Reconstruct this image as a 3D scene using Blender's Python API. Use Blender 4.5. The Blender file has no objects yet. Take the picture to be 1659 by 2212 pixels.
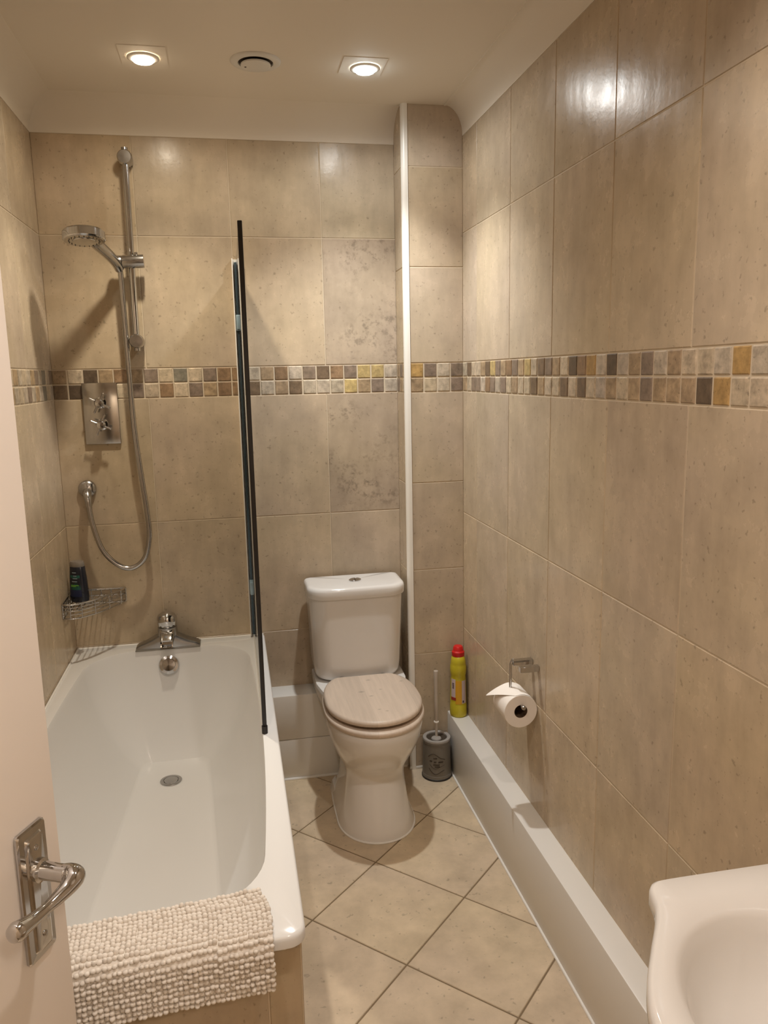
import bpy, bmesh, math, random
from mathutils import Vector, Matrix
random.seed(7)
S = bpy.context.scene
COL = S.collection
PI = math.pi

# ------------------------------------------------------------------ room numbers (metres)
W = 1.4623            # right wall
XD, BD = 1.2428, -0.1359   # tall pipe boxing: left face, front face
ZC, ZT = 2.47, 2.372  # ceiling, top of the tiling
ZH1, ZMT, ZMB, ZH2, ZH3 = 2.0444, 1.5913, 1.4856, 1.031, 0.5746
YF = -2.745           # front wall
BX, BL, BZ = 0.6945, 1.704, 0.566   # bath

# ------------------------------------------------------------------ materials
def mat(name, col=(.8, .8, .8), rough=.5, metal=0., spec=.5, coat=0., emit=None, estr=0., trans=0.):
    m = bpy.data.materials.new(name); m.use_nodes = True
    b = m.node_tree.nodes['Principled BSDF']
    b.inputs['Base Color'].default_value = (*col, 1)
    b.inputs['Roughness'].default_value = rough
    b.inputs['Metallic'].default_value = metal
    b.inputs['Specular IOR Level'].default_value = spec
    b.inputs['Coat Weight'].default_value = coat
    b.inputs['Transmission Weight'].default_value = trans
    if emit:
        b.inputs['Emission Color'].default_value = (*emit, 1)
        b.inputs['Emission Strength'].default_value = estr
    return m

class N:
    """small node-graph helper"""
    def __init__(s, m):
        s.m = m; s.t = m.node_tree; s.b = s.t.nodes['Principled BSDF']
    def n(s, typ, **kw):
        o = s.t.nodes.new(typ)
        for k, v in kw.items():
            if k in o.inputs: o.inputs[k].default_value = v
            else: setattr(o, k, v)
        return o
    def l(s, a, b): s.t.links.new(a, b)
    def math(s, op, a, b=None, clamp=False):
        o = s.t.nodes.new('ShaderNodeMath'); o.operation = op; o.use_clamp = clamp
        for i, v in enumerate((a, b)):
            if v is None: continue
            if hasattr(v, 'default_value'): s.l(v, o.inputs[i])
            else: o.inputs[i].default_value = v
        return o.outputs[0]
    def noise(s, vec, scale, detail=4, rough=.6):
        o = s.n('ShaderNodeTexNoise'); o.inputs['Scale'].default_value = scale
        o.inputs['Detail'].default_value = detail; o.inputs['Roughness'].default_value = rough
        s.l(vec, o.inputs['Vector']); return o.outputs['Fac']
    def ramp(s, fac, lo, hi, a=0., b=1.):
        o = s.n('ShaderNodeMapRange'); s.l(fac, o.inputs[0])
        for i, v in zip((1, 2, 3, 4), (lo, hi, a, b)): o.inputs[i].default_value = v
        return o.outputs[0]
    def mixc(s, fac, a, b, blend='MIX'):
        o = s.n('ShaderNodeMix'); o.data_type = 'RGBA'; o.blend_type = blend
        if hasattr(fac, 'default_value'): s.l(fac, o.inputs[0])
        else: o.inputs[0].default_value = fac
        for i, v in ((6, a), (7, b)):
            if hasattr(v, 'default_value'): s.l(v, o.inputs[i])
            else: o.inputs[i].default_value = (*v, 1)
        return o.outputs[2]
    def scalec(s, col, f):
        o = s.n('ShaderNodeVectorMath'); o.operation = 'SCALE'; s.l(col, o.inputs[0])
        if hasattr(f, 'default_value'): s.l(f, o.inputs['Scale'])
        else: o.inputs['Scale'].default_value = f
        return o.outputs[0]

def stone(name, s1=9., pits=85., rough=.24, streak=.06, contrast=(.80, 1.16), bump=.05, pitdark=.74):
    m = mat(name, rough=rough); g = N(m)
    geo = g.n('ShaderNodeNewGeometry').outputs['Position']
    at = g.n('ShaderNodeAttribute', attribute_name='tc')
    off = g.scalec(at.outputs['Color'], 37.)
    add = g.n('ShaderNodeVectorMath'); add.operation = 'ADD'
    g.l(geo, add.inputs[0]); g.l(off, add.inputs[1]); v = add.outputs[0]
    n1 = g.noise(v, s1, 6, .62)
    f = g.ramp(n1, .18, .82, *contrast)
    mp = g.n('ShaderNodeMapping'); mp.inputs['Scale'].default_value = (1, 1, .22); g.l(v, mp.inputs['Vector'])
    n2 = g.noise(mp.outputs[0], 26, 3, .6)
    f = g.math('MULTIPLY', f, g.ramp(n2, .3, .7, 1 - streak, 1 + streak))
    n3 = g.noise(v, pits, 2, .5)
    pit = g.ramp(n3, .66, .72, 1., pitdark)
    f = g.math('MULTIPLY', f, pit)
    # coarse dark pitting on the few tiles that carry it (attribute alpha)
    n4 = g.noise(v, 34, 5, .75); n5 = g.noise(v, 6.5, 2, .5)
    blot = g.math('MULTIPLY', g.ramp(n4, .50, .62, 0, 1), g.ramp(n5, .46, .60, 0, 1))
    blot = g.math('MULTIPLY', blot, at.outputs['Alpha'])
    f = g.math('MULTIPLY', f, g.ramp(blot, 0, 1, 1., .66))
    c = g.scalec(at.outputs['Color'], f)
    # slow drift between a yellower and a pinker stone
    n6 = g.noise(v, 2.6, 2, .5)
    tint = g.mixc(g.ramp(n6, .3, .7), (1.03, 1.0, .93), (1.0, .965, .97))
    c = g.mixc(1., c, tint, 'MULTIPLY')
    g.l(c, g.b.inputs['Base Color'])
    g.l(g.ramp(n1, .3, .7, rough - .05, rough + .07), g.b.inputs['Roughness'])
    bp = g.n('ShaderNodeBump'); bp.inputs['Strength'].default_value = bump; bp.inputs['Distance'].default_value = .01
    mp2 = g.n('ShaderNodeMapping'); mp2.inputs['Scale'].default_value = (1, 1, .35); g.l(v, mp2.inputs['Vector'])
    h = g.math('ADD', g.noise(mp2.outputs[0], 11, 2, .5), g.math('MULTIPLY', n3, .1))
    g.l(h, bp.inputs['Height']); g.l(bp.outputs[0], g.b.inputs['Normal'])
    return m

M_tile = stone('beige_stone_tile', rough=.24, bump=.17)
M_tile.node_tree.nodes['Principled BSDF'].inputs['Specular IOR Level'].default_value = .20
M_floor = stone('floor_stone_tile', s1=11., pits=60, rough=.33, streak=0.0, contrast=(.74, 1.22), bump=.03)
M_mosaic = stone('tumbled_mosaic', s1=48., pits=160, rough=.42, streak=.05, contrast=(.42, 1.5), bump=.25, pitdark=.6)
M_grout = mat('cream_grout', (.60, .51, .385), .7)
M_fgrout = mat('brown_floor_grout', (.20, .145, .085), .85)
M_chrome = mat('chrome', (.58, .58, .585), .07, 1.)
M_chromeb = mat('satin_chrome', (.47, .46, .45), .20, 1.)
M_acrylic = mat('white_acrylic', (.735, .735, .73), .16, spec=.3)
M_ceramic = mat('white_ceramic', (.78, .765, .745), .10, coat=.1)
M_ceil = mat('ceiling_paint', (.78, .73, .65), .75, spec=.25)
M_door = mat('door_paint', (.725, .665, .615), .45)
M_white = mat('white_paint', (.76, .745, .71), .38)
M_trim = mat('white_plastic', (.82, .80, .75), .3)
M_caulk = mat('white_sealant', (.80, .79, .76), .45)
M_black = mat('black_edge_and_ring', (.012, .009, .008), .45)
M_darkins = mat('blue_grey_strip', (.06, .09, .115), .25, .6)
M_hinge = mat('pale_blue_clip', (.30, .42, .50), .25, .3)
M_lens = mat('white_diffuser', (.7, .69, .66), .35)
M_dark = mat('dark_fill', (.05, .035, .02), .7)
M_paper = mat('toilet_paper', (.84, .80, .76), .95, spec=.1)
M_card = mat('brown_card', (.10, .06, .03), .9)
M_red = mat('red_cap', (.55, .012, .012), .35)
M_yellow = mat('yellow_bottle', (.52, .45, .025), .3)
M_orange = mat('orange_label', (.62, .33, .015), .4)
M_lilac = mat('pale_label', (.55, .46, .48), .45)
M_ink = mat('dark_ink', (.05, .035, .05), .5)
M_crimson = mat('dark_red_print', (.30, .03, .02), .5)
M_navy = mat('navy_bottle', (.006, .009, .02), .22, coat=.3)
M_navylab = mat('blue_label', (.012, .018, .06), .4)
M_green = mat('green_label', (.012, .10, .075), .4)
M_lime = mat('lime_print', (.13, .34, .05), .45)
M_greywhite = mat('grey_print', (.20, .25, .28), .45)
M_clear = mat('clear_cap', (.42, .38, .34), .2, trans=.55)
M_grey = mat('grey_holder', (.185, .168, .145), .42)
M_greyrim = mat('grey_rim', (.36, .34, .32), .4)
M_motif_shade = mat('motif_and_shade', (.055, .042, .03), .5)
M_brush = mat('white_handle', (.52, .46, .40), .3)
M_mat = mat('cream_chenille', (.75, .70, .64), .95, spec=.1)
M_hall = mat('hall_paint', (.74, .66, .56), .7)

def wood():
    m = mat('limed_pine', rough=.42); g = N(m)
    pos = g.n('ShaderNodeNewGeometry').outputs['Position']
    sp = g.n('ShaderNodeSeparateXYZ'); g.l(pos, sp.inputs[0])
    b = g.math('FLOOR', g.math('MULTIPLY', g.math('ADD', sp.outputs[0], -.872), 1 / .0745))
    wn = g.n('ShaderNodeTexWhiteNoise'); wn.noise_dimensions = '1D'; g.l(b, wn.inputs['W'])
    mp = g.n('ShaderNodeMapping'); mp.inputs['Scale'].default_value = (1, .07, 1); g.l(pos, mp.inputs['Vector'])
    gr = g.noise(mp.outputs[0], 90, 4, .6)
    f = g.math('MULTIPLY', g.ramp(wn.outputs[0], 0, 1, .93, 1.08), g.ramp(gr, .3, .7, .93, 1.07))
    for kx, ky, r in ((1.036, -.445, .008), (1.008, -.402, .011), (1.078, -.395, .006), (1.05, -.3, .009), (1.165, -.335, .007),
                      (1.043, -.558, .006), (1.066, -.575, .006)):
        dx = g.math('MULTIPLY', g.math('ADD', sp.outputs[0], -kx), .8); dy = g.math('MULTIPLY', g.math('ADD', sp.outputs[1], -ky), 1.4)
        d = g.math('SQRT', g.math('ADD', g.math('MULTIPLY', dx, dx), g.math('MULTIPLY', dy, dy)))
        f = g.math('MULTIPLY', f, g.ramp(d, r * .25, r, .62, 1.))
    base = g.n('ShaderNodeRGB'); base.outputs[0].default_value = (.60, .50, .41, 1)
    g.l(g.scalec(base.outputs[0], f), g.b.inputs['Base Color'])
    return m
M_wood = wood()

def glass():
    m = bpy.data.materials.new('clear_glass'); m.use_nodes = True; t = m.node_tree
    for n in list(t.nodes): t.nodes.remove(n)
    out = t.nodes.new('ShaderNodeOutputMaterial'); mx = t.nodes.new('ShaderNodeMixShader')
    tr = t.nodes.new('ShaderNodeBsdfTransparent'); tr.inputs[0].default_value = (.985, .992, .988, 1)
    gl = t.nodes.new('ShaderNodeBsdfGlossy'); gl.inputs['Roughness'].default_value = .02
    fr = t.nodes.new('ShaderNodeFresnel'); fr.inputs['IOR'].default_value = 1.45
    t.links.new(fr.outputs[0], mx.inputs[0]); t.links.new(tr.outputs[0], mx.inputs[1]); t.links.new(gl.outputs[0], mx.inputs[2])
    t.links.new(mx.outputs[0], out.inputs[0]); return m
M_glass = glass()

# ------------------------------------------------------------------ mesh builder
OFF = {}
class B:
    def __init__(s):
        s.bm = bmesh.new()
    def faces_from(s, verts, faces, mi=0):
        vs = [s.bm.verts.new(v) for v in verts]
        for f in faces:
            try:
                F = s.bm.faces.new([vs[i] for i in f]); F.material_index = mi
            except ValueError: pass
        return vs
    def box(s, lo, hi, bev=0., seg=2, M=None, mi=0):
        b = bmesh.new(); bmesh.ops.create_cube(b, size=1)
        for v in b.verts:
            v.co = Vector([lo[i] + (v.co[i] + .5) * (hi[i] - lo[i]) for i in range(3)])
        if bev: bmesh.ops.bevel(b, geom=list(b.edges), offset=bev, segments=seg, profile=.5, affect='EDGES')
        if M is not None: b.transform(M)
        s.merge(b, mi); return s
    def merge(s, b, mi=0):
        b.verts.index_update()
        s.faces_from([v.co.copy() for v in b.verts], [[v.index for v in f.verts] for f in b.faces], mi); b.free()
    def loft(s, rings, cap0=False, cap1=False, closed=True, mi=0):
        n = len(rings[0]); V = [[s.bm.verts.new(p) for p in r] for r in rings]
        for a, b in zip(V, V[1:]):
            for i in range(n if closed else n - 1):
                j = (i + 1) % n
                try: f = s.bm.faces.new((a[i], a[j], b[j], b[i])); f.material_index = mi
                except ValueError: pass
        for flag, r in ((cap0, V[0]), (cap1, V[-1])):
            if flag:
                c = sum((v.co for v in r), Vector()) / n; cv = s.bm.verts.new(c)
                for i in range(n):
                    f = s.bm.faces.new((r[i], r[(i + 1) % n], cv)); f.material_index = mi
        return s
    def tube(s, pts, r, n=12, cap=True, mi=0, closed=False):
        P = [Vector(p) for p in pts]; k = len(P)
        rad = r if isinstance(r, (list, tuple)) else [r] * k
        rings = []; up = None
        for i in range(k):
            if closed: d = P[(i + 1) % k] - P[i - 1]
            else: d = P[min(i + 1, k - 1)] - P[max(i - 1, 0)]
            d.normalize()
            if up is None:
                up = d.orthogonal().normalized()
            up = (up - d * up.dot(d)).normalized(); q = d.cross(up)
            rings.append([P[i] + (up * math.cos(2 * PI * j / n) + q * math.sin(2 * PI * j / n)) * rad[i] for j in range(n)])
        if closed: rings.append(rings[0])
        return s.loft(rings, cap and not closed, cap and not closed, mi=mi)
    def lathe(s, prof, org, axis=(0, 0, 1), n=40, cap0=True, cap1=True, sx=1., sy=1., mi=0, xdir=None):
        z = Vector(axis).normalized(); x = Vector(xdir) if xdir else z.orthogonal(); x = (x - z * x.dot(z)).normalized(); y = z.cross(x); o = Vector(org)
        rings = [[o + z * h + x * (r * sx * math.cos(2 * PI * i / n)) + y * (r * sy * math.sin(2 * PI * i / n)) for i in range(n)] for r, h in prof]
        return s.loft(rings, cap0, cap1, mi=mi)
    def ball(s, c, r, seg=24, sc=(1, 1, 1)):
        b = bmesh.new(); bmesh.ops.create_uvsphere(b, u_segments=seg, v_segments=seg // 2, radius=r)
        for v in b.verts: v.co = Vector(c) + Vector([v.co[i] * sc[i] for i in range(3)])
        s.merge(b); return s
    def build(s, name, mats, parent=None, ang=38, loc=None, recalc=True):
        if recalc: bmesh.ops.recalc_face_normals(s.bm, faces=list(s.bm.faces))
        off = OFF[parent] if parent is not None else (Vector(loc) if loc is not None else Vector((0, 0, 0)))
        for v in s.bm.verts: v.co -= off
        me = bpy.data.meshes.new(name); s.bm.to_mesh(me); s.bm.free()
        for p in me.polygons: p.use_smooth = True
        me.set_sharp_from_angle(angle=math.radians(ang))
        for m in (mats if isinstance(mats, (list, tuple)) else [mats]): me.materials.append(m)
        o = bpy.data.objects.new(name, me); COL.objects.link(o)
        OFF[o] = off
        if parent is not None: o.parent = parent
        elif loc is not None: o.location = off
        return o

def thing(name, label, cat, loc, group=None):
    o = bpy.data.objects.new(name, None); COL.objects.link(o); o.location = loc; o.empty_display_size = .05
    OFF[o] = Vector(loc); return tag(o, label, cat, group)
def tag(o, label, cat, group=None):
    o['label'] = label; o['category'] = cat
    if group: o['group'] = group
    return o
def struct(o, label=None):
    o['kind'] = 'structure'
    if label: o['label'] = label
    return o
def plabel(o, t): o['label'] = t; return o

def spline(P, m=8):
    P = [Vector(p) for p in P]; out = []
    for i in range(len(P) - 1):
        p0, p1, p2, p3 = P[max(i - 1, 0)], P[i], P[i + 1], P[min(i + 2, len(P) - 1)]
        for k in range(m):
            t = k / m
            out.append(.5 * ((2 * p1) + (p2 - p0) * t + (2 * p0 - 5 * p1 + 4 * p2 - p3) * t * t + (3 * p1 - p0 - 3 * p2 + p3) * t ** 3))
    out.append(P[-1]); return out

def rrect(x0, x1, y0, y1, r, z, nc=10, ne=14):
    """rounded rectangle ring, r = one radius or four (x1y1, x0y1, x0y0, x1y0)"""
    if not isinstance(r, (tuple, list)): r = (r,) * 4
    C = [(x1, y1, -1, -1, 0), (x0, y1, 1, -1, 90), (x0, y0, 1, 1, 180), (x1, y0, -1, 1, 270)]
    arcs = []
    for (cx, cy, sx, sy, a0), rr in zip(C, r):
        ox, oy = cx + sx * rr, cy + sy * rr
        arcs.append([(ox + rr * math.cos(math.radians(a0 + 90 * k / nc)), oy + rr * math.sin(math.radians(a0 + 90 * k / nc))) for k in range(nc + 1)])
    out = []
    for i in range(4):
        out += arcs[i]; a = arcs[i][-1]; b = arcs[(i + 1) % 4][0]
        out += [(a[0] + (b[0] - a[0]) * k / ne, a[1] + (b[1] - a[1]) * k / ne) for k in range(1, ne)]
    return [(x, y, z) for x, y in out]

def egg(xc, yc, a, bf, br, z, nf=2.0, nr=2.5, n=64, ymax=None):
    out = []
    for i in range(n):
        t = 2 * PI * i / n; c, s_ = math.cos(t), math.sin(t)
        e = nf if s_ < 0 else nr
        x = a * math.copysign(abs(c) ** (2 / e), c); y = (bf if s_ < 0 else br) * math.copysign(abs(s_) ** (2 / e), s_)
        y += yc
        if ymax is not None: y = min(y, ymax)
        out.append((xc + x, y, z))
    return out

# ------------------------------------------------------------------ tiled surfaces
BASE = (.505, .425, .318)
def tcol(v=.05, warm=0., a=0.):
    k = 1 + random.uniform(-v, v); w = random.uniform(-.015, .015) + warm
    return (BASE[0] * k * (1 + w), BASE[1] * k, BASE[2] * k * (1 - 2.2 * w), a)
PAL = dict(c=(.50, .425, .32), g=(.45, .395, .32), t=(.37, .28, .18), b=(.185, .135, .09), d=(.115, .085, .058), o=(.40, .265, .105),
           y=(.46, .36, .17), r=(.275, .185, .11), n=(.235, .185, .145), k=(.24, .23, .19))
def mcol(ch):
    c = PAL[ch]; k = random.uniform(.92, 1.08); return (c[0] * k, c[1] * k, c[2] * k, 0)

class Tiles:
    def __init__(s): s.b = B(); s.lay = s.b.bm.loops.layers.float_color.new('tc')
    def poly(s, pts, P, col, mi, g=.0016, h=.0016, ch=.0014):
        """pts: convex CCW polygon in (s,t), already inset by the joint"""
        n = len(pts); c = (sum(p[0] for p in pts) / n, sum(p[1] for p in pts) / n)
        inn = []
        for i in range(n):
            a, q, d = pts[i - 1], pts[i], pts[(i + 1) % n]
            e1 = Vector((q[0] - a[0], q[1] - a[1])).normalized(); e2 = Vector((d[0] - q[0], d[1] - q[1])).normalized()
            n1 = Vector((-e1.y, e1.x)); n2 = Vector((-e2.y, e2.x)); m = n1 + n2
            if m.length < 1e-6: m = n1
            m = m.normalized(); k = ch / max(.3, m.dot(n1)); inn.append((q[0] + m.x * k, q[1] + m.y * k))
        V0 = [s.b.bm.verts.new(P(p[0], p[1], 0)) for p in pts]; V1 = [s.b.bm.verts.new(P(p[0], p[1], h)) for p in inn]
        fs = [s.b.bm.faces.new(V1)] + [s.b.bm.faces.new((V0[i], V0[(i + 1) % n], V1[(i + 1) % n], V1[i])) for i in range(n)]
        for f in fs:
            f.material_index = mi
            for lp in f.loops: lp[s.lay] = col
    def rect(s, s0, s1, t0, t1, P, col, mi=0, g=.0013, **k):
        if s1 - s0 < .006 or t1 - t0 < .006: return
        s.poly([(s0 + g, t0 + g), (s1 - g, t0 + g), (s1 - g, t1 - g), (s0 + g, t1 - g)], P, col, mi, **k)
    def grid(s, P, cols, rows, special=None, v=.05, warm=0.):
        for i in range(len(cols) - 1):
            for j in range(len(rows) - 1):
                c = tcol(v, warm)
                if special and (i, j) in special: c = special[(i, j)]
                s.rect(cols[i], cols[i + 1], rows[j], rows[j + 1], P, c)
    def mosaic(s, P, s0, pitch, top, bot, smax, g=.0022):
        zm = (ZMT + ZMB) / 2 + .0006
        for row, (t0, t1) in ((top, (zm, ZMT)), (bot, (ZMB, zm))):
            x = s0; i = 0
            while x < smax - .008:
                ch = row[i] if i < len(row) else random.choice('ccggttnbnyr')
                j = random.uniform(-.0006, .0006)
                s.rect(x + j, min(x + pitch, smax) + j, t0, t1, P, mcol(ch), 2, g=g, h=.0022, ch=.0022)
                x += pitch; i += 1
    def slab(s, lo, hi, mi=1):
        s.b.box(lo, hi, mi=mi)
    def build(s, name, mats=None): return struct(s.b.build(name, mats or [M_tile, M_grout, M_mosaic], ang=20))

ROWS_UP = [ZMT, ZH1, ZT]
ROWS_DN = [0.0, .118, ZH3, ZH2, ZMB]
# back wall
w_ = Tiles(); Pb = lambda s, t, h: (s, -h, t)
w_.slab((-.1, 0, -.02), (W + .1, .1, ZC + .1))
cols = [0, .323, .6457, .9684, XD]
blotchy = (.435, .365, .285, 1.)
w_.grid(Pb, cols, ROWS_UP, {(3, 0): blotchy, (3, 1): (.50, .435, .335, .15), (0, 0): tcol(.03, .02), (0, 1): tcol(.03, .03)})
w_.grid(Pb, cols, ROWS_DN, {(3, 3): blotchy, (3, 2): tcol(.02)})
w_.mosaic(Pb, 0, XD / 24, 'tcdtrtnckcnrr' + 'gtrgnbrnyyg',
          'bdttcncrcntrr' + 'bgtbgggytng', XD)
w_.build('wall_back')
# left wall
w_ = Tiles(); Pl = lambda s, t, h: (h, -s, t)
w_.slab((-.1, YF - .1, -.02), (0, 0, ZC + .1))
cl = [0] + [.345 + .3272 * i for i in range(8)]; cl[-1] = -YF
w_.grid(Pl, cl, ROWS_UP, warm=-.012); w_.grid(Pl, cl, ROWS_DN, warm=-.012)
w_.mosaic(Pl, 0, .0515, 'ngkgntgcgtc', 'gckgtgngcgt', -YF)
w_.build('wall_left')
# right wall
w_ = Tiles(); Pr = lambda s, t, h: (W - h, -s, t)
w_.slab((W, YF - .1, -.02), (W + .1, .1, ZC + .1))
cr = [-BD, .2995] + [.2995 + .3272 * i for i in range(1, 8)]; cr[-1] = -YF
w_.grid(Pr, cr, ROWS_UP, warm=-.008); w_.grid(Pr, cr, ROWS_DN, warm=-.008)
w_.mosaic(Pr, -BD, .0515, 'gbcctbyntrntycbntcdrogdgtngtccgogtcgnc', 'tcnngrngnctccbtccbcbcgtctntttdoccngctgb', -YF)
w_.build('wall_right')
# tall pipe boxing in the corner
w_ = Tiles(); Pf = lambda s, t, h: (s, BD - h, t); Ps = lambda s, t, h: (XD - h, -s, t)
w_.slab((XD, BD, 0), (W, 0, ZC))
rb = [0, .145, .48, .815, 1.15, ZMB]; ru = [ZMT, 1.928, 2.266, ZC]
for r_ in (rb, ru):
    w_.grid(Pf, [XD + .0185, W], r_, v=.04, warm=-.01); w_.grid(Ps, [0, -BD - .003], r_, v=.04, warm=-.01)
w_.mosaic(Pf, XD + .0185, .0502, 'ongn', 'tcgn', W)
w_.mosaic(Ps, 0, .049, 'tnt', 'ntg', -BD - .003)
w_.build('wall_boxing')
# white tile trim down the outer corner of the boxing
b = B(); q = []
for z in (0, ZC):
    r = [(XD + .0185, BD, z), (XD + .0185, BD - .006, z)]
    for k in range(7):
        a = math.radians(90 * k / 6); r.append((XD + .010 - .0135 * math.sin(a), BD + .0075 - .0135 * math.cos(a), z))
    r += [(XD - .0035, BD + .010, z), (XD + .004, BD + .010, z), (XD + .004, BD + .001, z)]; q.append(r)
b.loft(q, True, True); struct(b.build('trim_1', M_trim))
# front wall behind the camera with its doorway, and the hall beyond
b = B()
b.box((-.1, YF - .1, -.02), (.06, YF, ZC + .1)); b.box((.84, YF - .1, -.02), (W + .1, YF, ZC + .1)); b.box((.06, YF - .1, 2.05), (.84, YF, ZC + .1))
struct(b.build('wall_front', M_hall))
b = B()
b.box((-.55, YF - 1.4, -.02), (-.5, YF - .1, ZC + .1)); b.box((W + .5, YF - 1.4, -.02), (W + .55, YF - .1, ZC + .1))
b.box((-.5, YF - 1.4, -.02), (W + .5, YF - 1.35, ZC + .1))
b.box((-.55, YF - .1, -.02), (-.1, YF - .05, ZC + .1)); b.box((W + .1, YF - .1, -.02), (W + .55, YF - .05, ZC + .1))
struct(b.build('wall_hall', M_hall))
# floor: square stone laid on the diagonal
w_ = Tiles(); Pfl = lambda s, t, h: (s, t, h - .0016)
w_.slab((-.1, YF - .1, -.06), (W + .1, .1, -.0016)); w_.slab((-.6, YF - 1.4, -.06), (W + .6, YF - .1, -.0016))
def clip(poly, lo, hi):
    for ax, lim, sg in ((0, lo[0], 1), (0, hi[0], -1), (1, lo[1], 1), (1, hi[1], -1)):
        out = []
        for i in range(len(poly)):
            a, c = poly[i - 1], poly[i]; da, dc = sg * (a[ax] - lim), sg * (c[ax] - lim)
            if da * dc < 0:
                t = da / (da - dc); out.append((a[0] + (c[0] - a[0]) * t, a[1] + (c[1] - a[1]) * t))
            if dc >= 0: out.append(c)
        poly = out
        if len(poly) < 3: return []
    return poly
ft = .3236; s2 = 2 ** -.5; gi = .0022 * 1.414
for i in range(-9, 8):
    for j in range(-6, 9):
        x = .994 + (i + j) * ft * s2; y = -.6975 + (i - j) * ft * s2     # left-hand corner of the tile, which runs in +x
        h_ = ft * s2; cx = x + h_
        pl = clip([(cx - h_ + gi, y), (cx, y - h_ + gi), (cx + h_ - gi, y), (cx, y + h_ - gi)], (.002, YF + .002), (W - .002, -.002))
        ok = []
        for p in pl:
            if not ok or (abs(p[0] - ok[-1][0]) + abs(p[1] - ok[-1][1])) > 1e-4: ok.append(p)
        if len(ok) > 2 and (abs(ok[0][0] - ok[-1][0]) + abs(ok[0][1] - ok[-1][1])) < 1e-4: ok.pop()
        if len(ok) < 3: continue
        ar = sum(ok[k - 1][0] * ok[k][1] - ok[k][0] * ok[k - 1][1] for k in range(len(ok))) / 2
        if ar < 5e-4: continue
        k = random.uniform(.95, 1.05); w_.poly(ok, Pfl, (.585 * k, .495 * k, .370 * k, .0), 0)
w_.build('floor', [M_floor, M_fgrout])
# ceiling with a hollow cove along the walls
b = B()
b.box((-.1, YF - .1, ZC), (W + .1, .1, ZC + .08)); b.box((-.55, YF - 1.4, ZC), (W + .55, YF - .1, ZC + .08))
def cove(p0, p1, inn, a=.072, hgt=ZC - ZT, lip=.0015):
    """strip from p0 to p1 (on the wall); inn = direction into the room"""
    rings = []
    for p in (p0, p1):
        r = []
        for k in range(11):
            t = math.radians(90 * k / 10); d = a * (1 - math.cos(t)); z = ZT + hgt * math.sin(t)
            r.append((p[0] + inn[0] * (d + .002), p[1] + inn[1] * (d + .002), z - (lip if k == 10 else 0)))
        r.append((p[0] + inn[0] * (a + .003), p[1] + inn[1] * (a + .003), ZC + .001))
        r += [(p[0], p[1], ZC + .001), (p[0], p[1], ZT)]
        rings.append(r)
    b.loft(rings, True, True)
cove((0, 0), (XD, 0), (0, -1), .115, lip=-.0004); cove((0, 0), (0, YF), (1, 0), .095, lip=-.0004); cove((W, BD), (W, YF), (-1, 0), .066, lip=.003)
struct(b.build('ceiling', M_ceil))
# low boxings (white painted) at the foot of the walls
b = B(); b.box((1.3921, YF + .3, 0), (W, BD - .002, .2346), .004, 2)
struct(b.build('baseboard_right', M_white))
b = B(); b.box((BX + .006, -.1075, .166), (XD - .002, 0, .3455), .004, 2); b.box((BX + .006, -.1065, 0), (XD - .002, 0, .1645), .002, 2)
struct(b.build('baseboard_back', M_white))
b = B(); b.box((1.236, BD - .004, 0), (1.30, BD, .012), .003)
struct(b.build('trim_2', M_caulk))
# beads of white sealant
b = B()
b.tube([(1.391, BD - .005, .0015), (1.391, -1.2, .0015), (1.391, YF + .32, .0015)], .0048, 8)
struct(b.build('trim_3', M_caulk))
b = B(); b.tube([(BX, -.109, .002), (1.0, -.109, .002), (XD - .01, -.109, .002)], .0055, 8); struct(b.build('trim_4', M_caulk))
# tiled sides under the bath
w_ = Tiles(); Pe = lambda s, t, h: (s, -1.690 - h, t); Pp = lambda s, t, h: (.684 + h, -s, t)
w_.slab((.003, -1.690, 0), (.684, -1.676, .5425)); w_.slab((.670, -1.676, 0), (.684, -.112, .5425))
w_.grid(Pe, [.003, .30, .622, .684], [0, .088, .5425], warm=.012); w_.grid(Pp, [.112, .40, .723, 1.046, 1.369, 1.690], [0, .088, .5425])
w_.build('wall_bath')
b = B(); b.tube([(.003, -1.697, .5415), (.655, -1.697, .5415), (.677, -1.690, .5415), (.688, -1.674, .5415), (.6905, -1.652, .5415), (.6905, -.112, .5415)], .004, 8)
struct(b.build('trim_5', M_caulk))

# ------------------------------------------------------------------ door, opened into the room beside the camera
ang = math.radians(24.5); dt = Vector((math.sin(ang), math.cos(ang), 0)); dn = Vector((math.cos(ang), -math.sin(ang), 0)); up = Vector((0, 0, 1))
E = Vector((.384, -2.05, 0)) + dt * -.004
MD = Matrix(((dt.x, dn.x, 0, E.x), (dt.y, dn.y, 0, E.y), (0, 0, 1, 0), (0, 0, 0, 1)))     # local (along, out, up)
D = lambda s, o, z: MD @ Vector((s, o, z))
b = B(); b.box((-.755, -.040, .008), (0, 0, 2.03), .002, 2, MD)
door = struct(b.build('door_1', M_door, loc=tuple(D(-.38, -.02, 0))), 'white painted bathroom door standing open')
b = B()
def plate(s0, s1, z0, z1, o, r=.004): return [tuple(D(x, o, z)) for x, z, _ in rrect(s0, s1, z0, z1, r, 0, 4, 2)]
b.loft([plate(-.0735, -.027, .904, 1.064, 0), plate(-.0735, -.027, .904, 1.064, .0035), plate(-.072, -.0285, .9055, 1.0625, .0055),
        plate(-.0645, -.036, .913, 1.055, .0060), plate(-.063, -.0375, .9145, 1.0535, .0085), plate(-.061, -.0395, .917, 1.051, .0095)], True, True)
hd = b.build('door_handle', M_chrome, door, ang=25); plabel(hd, 'chrome backplate of the lever handle')
b = B()
cs, cz = -.050, 1.012
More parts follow.
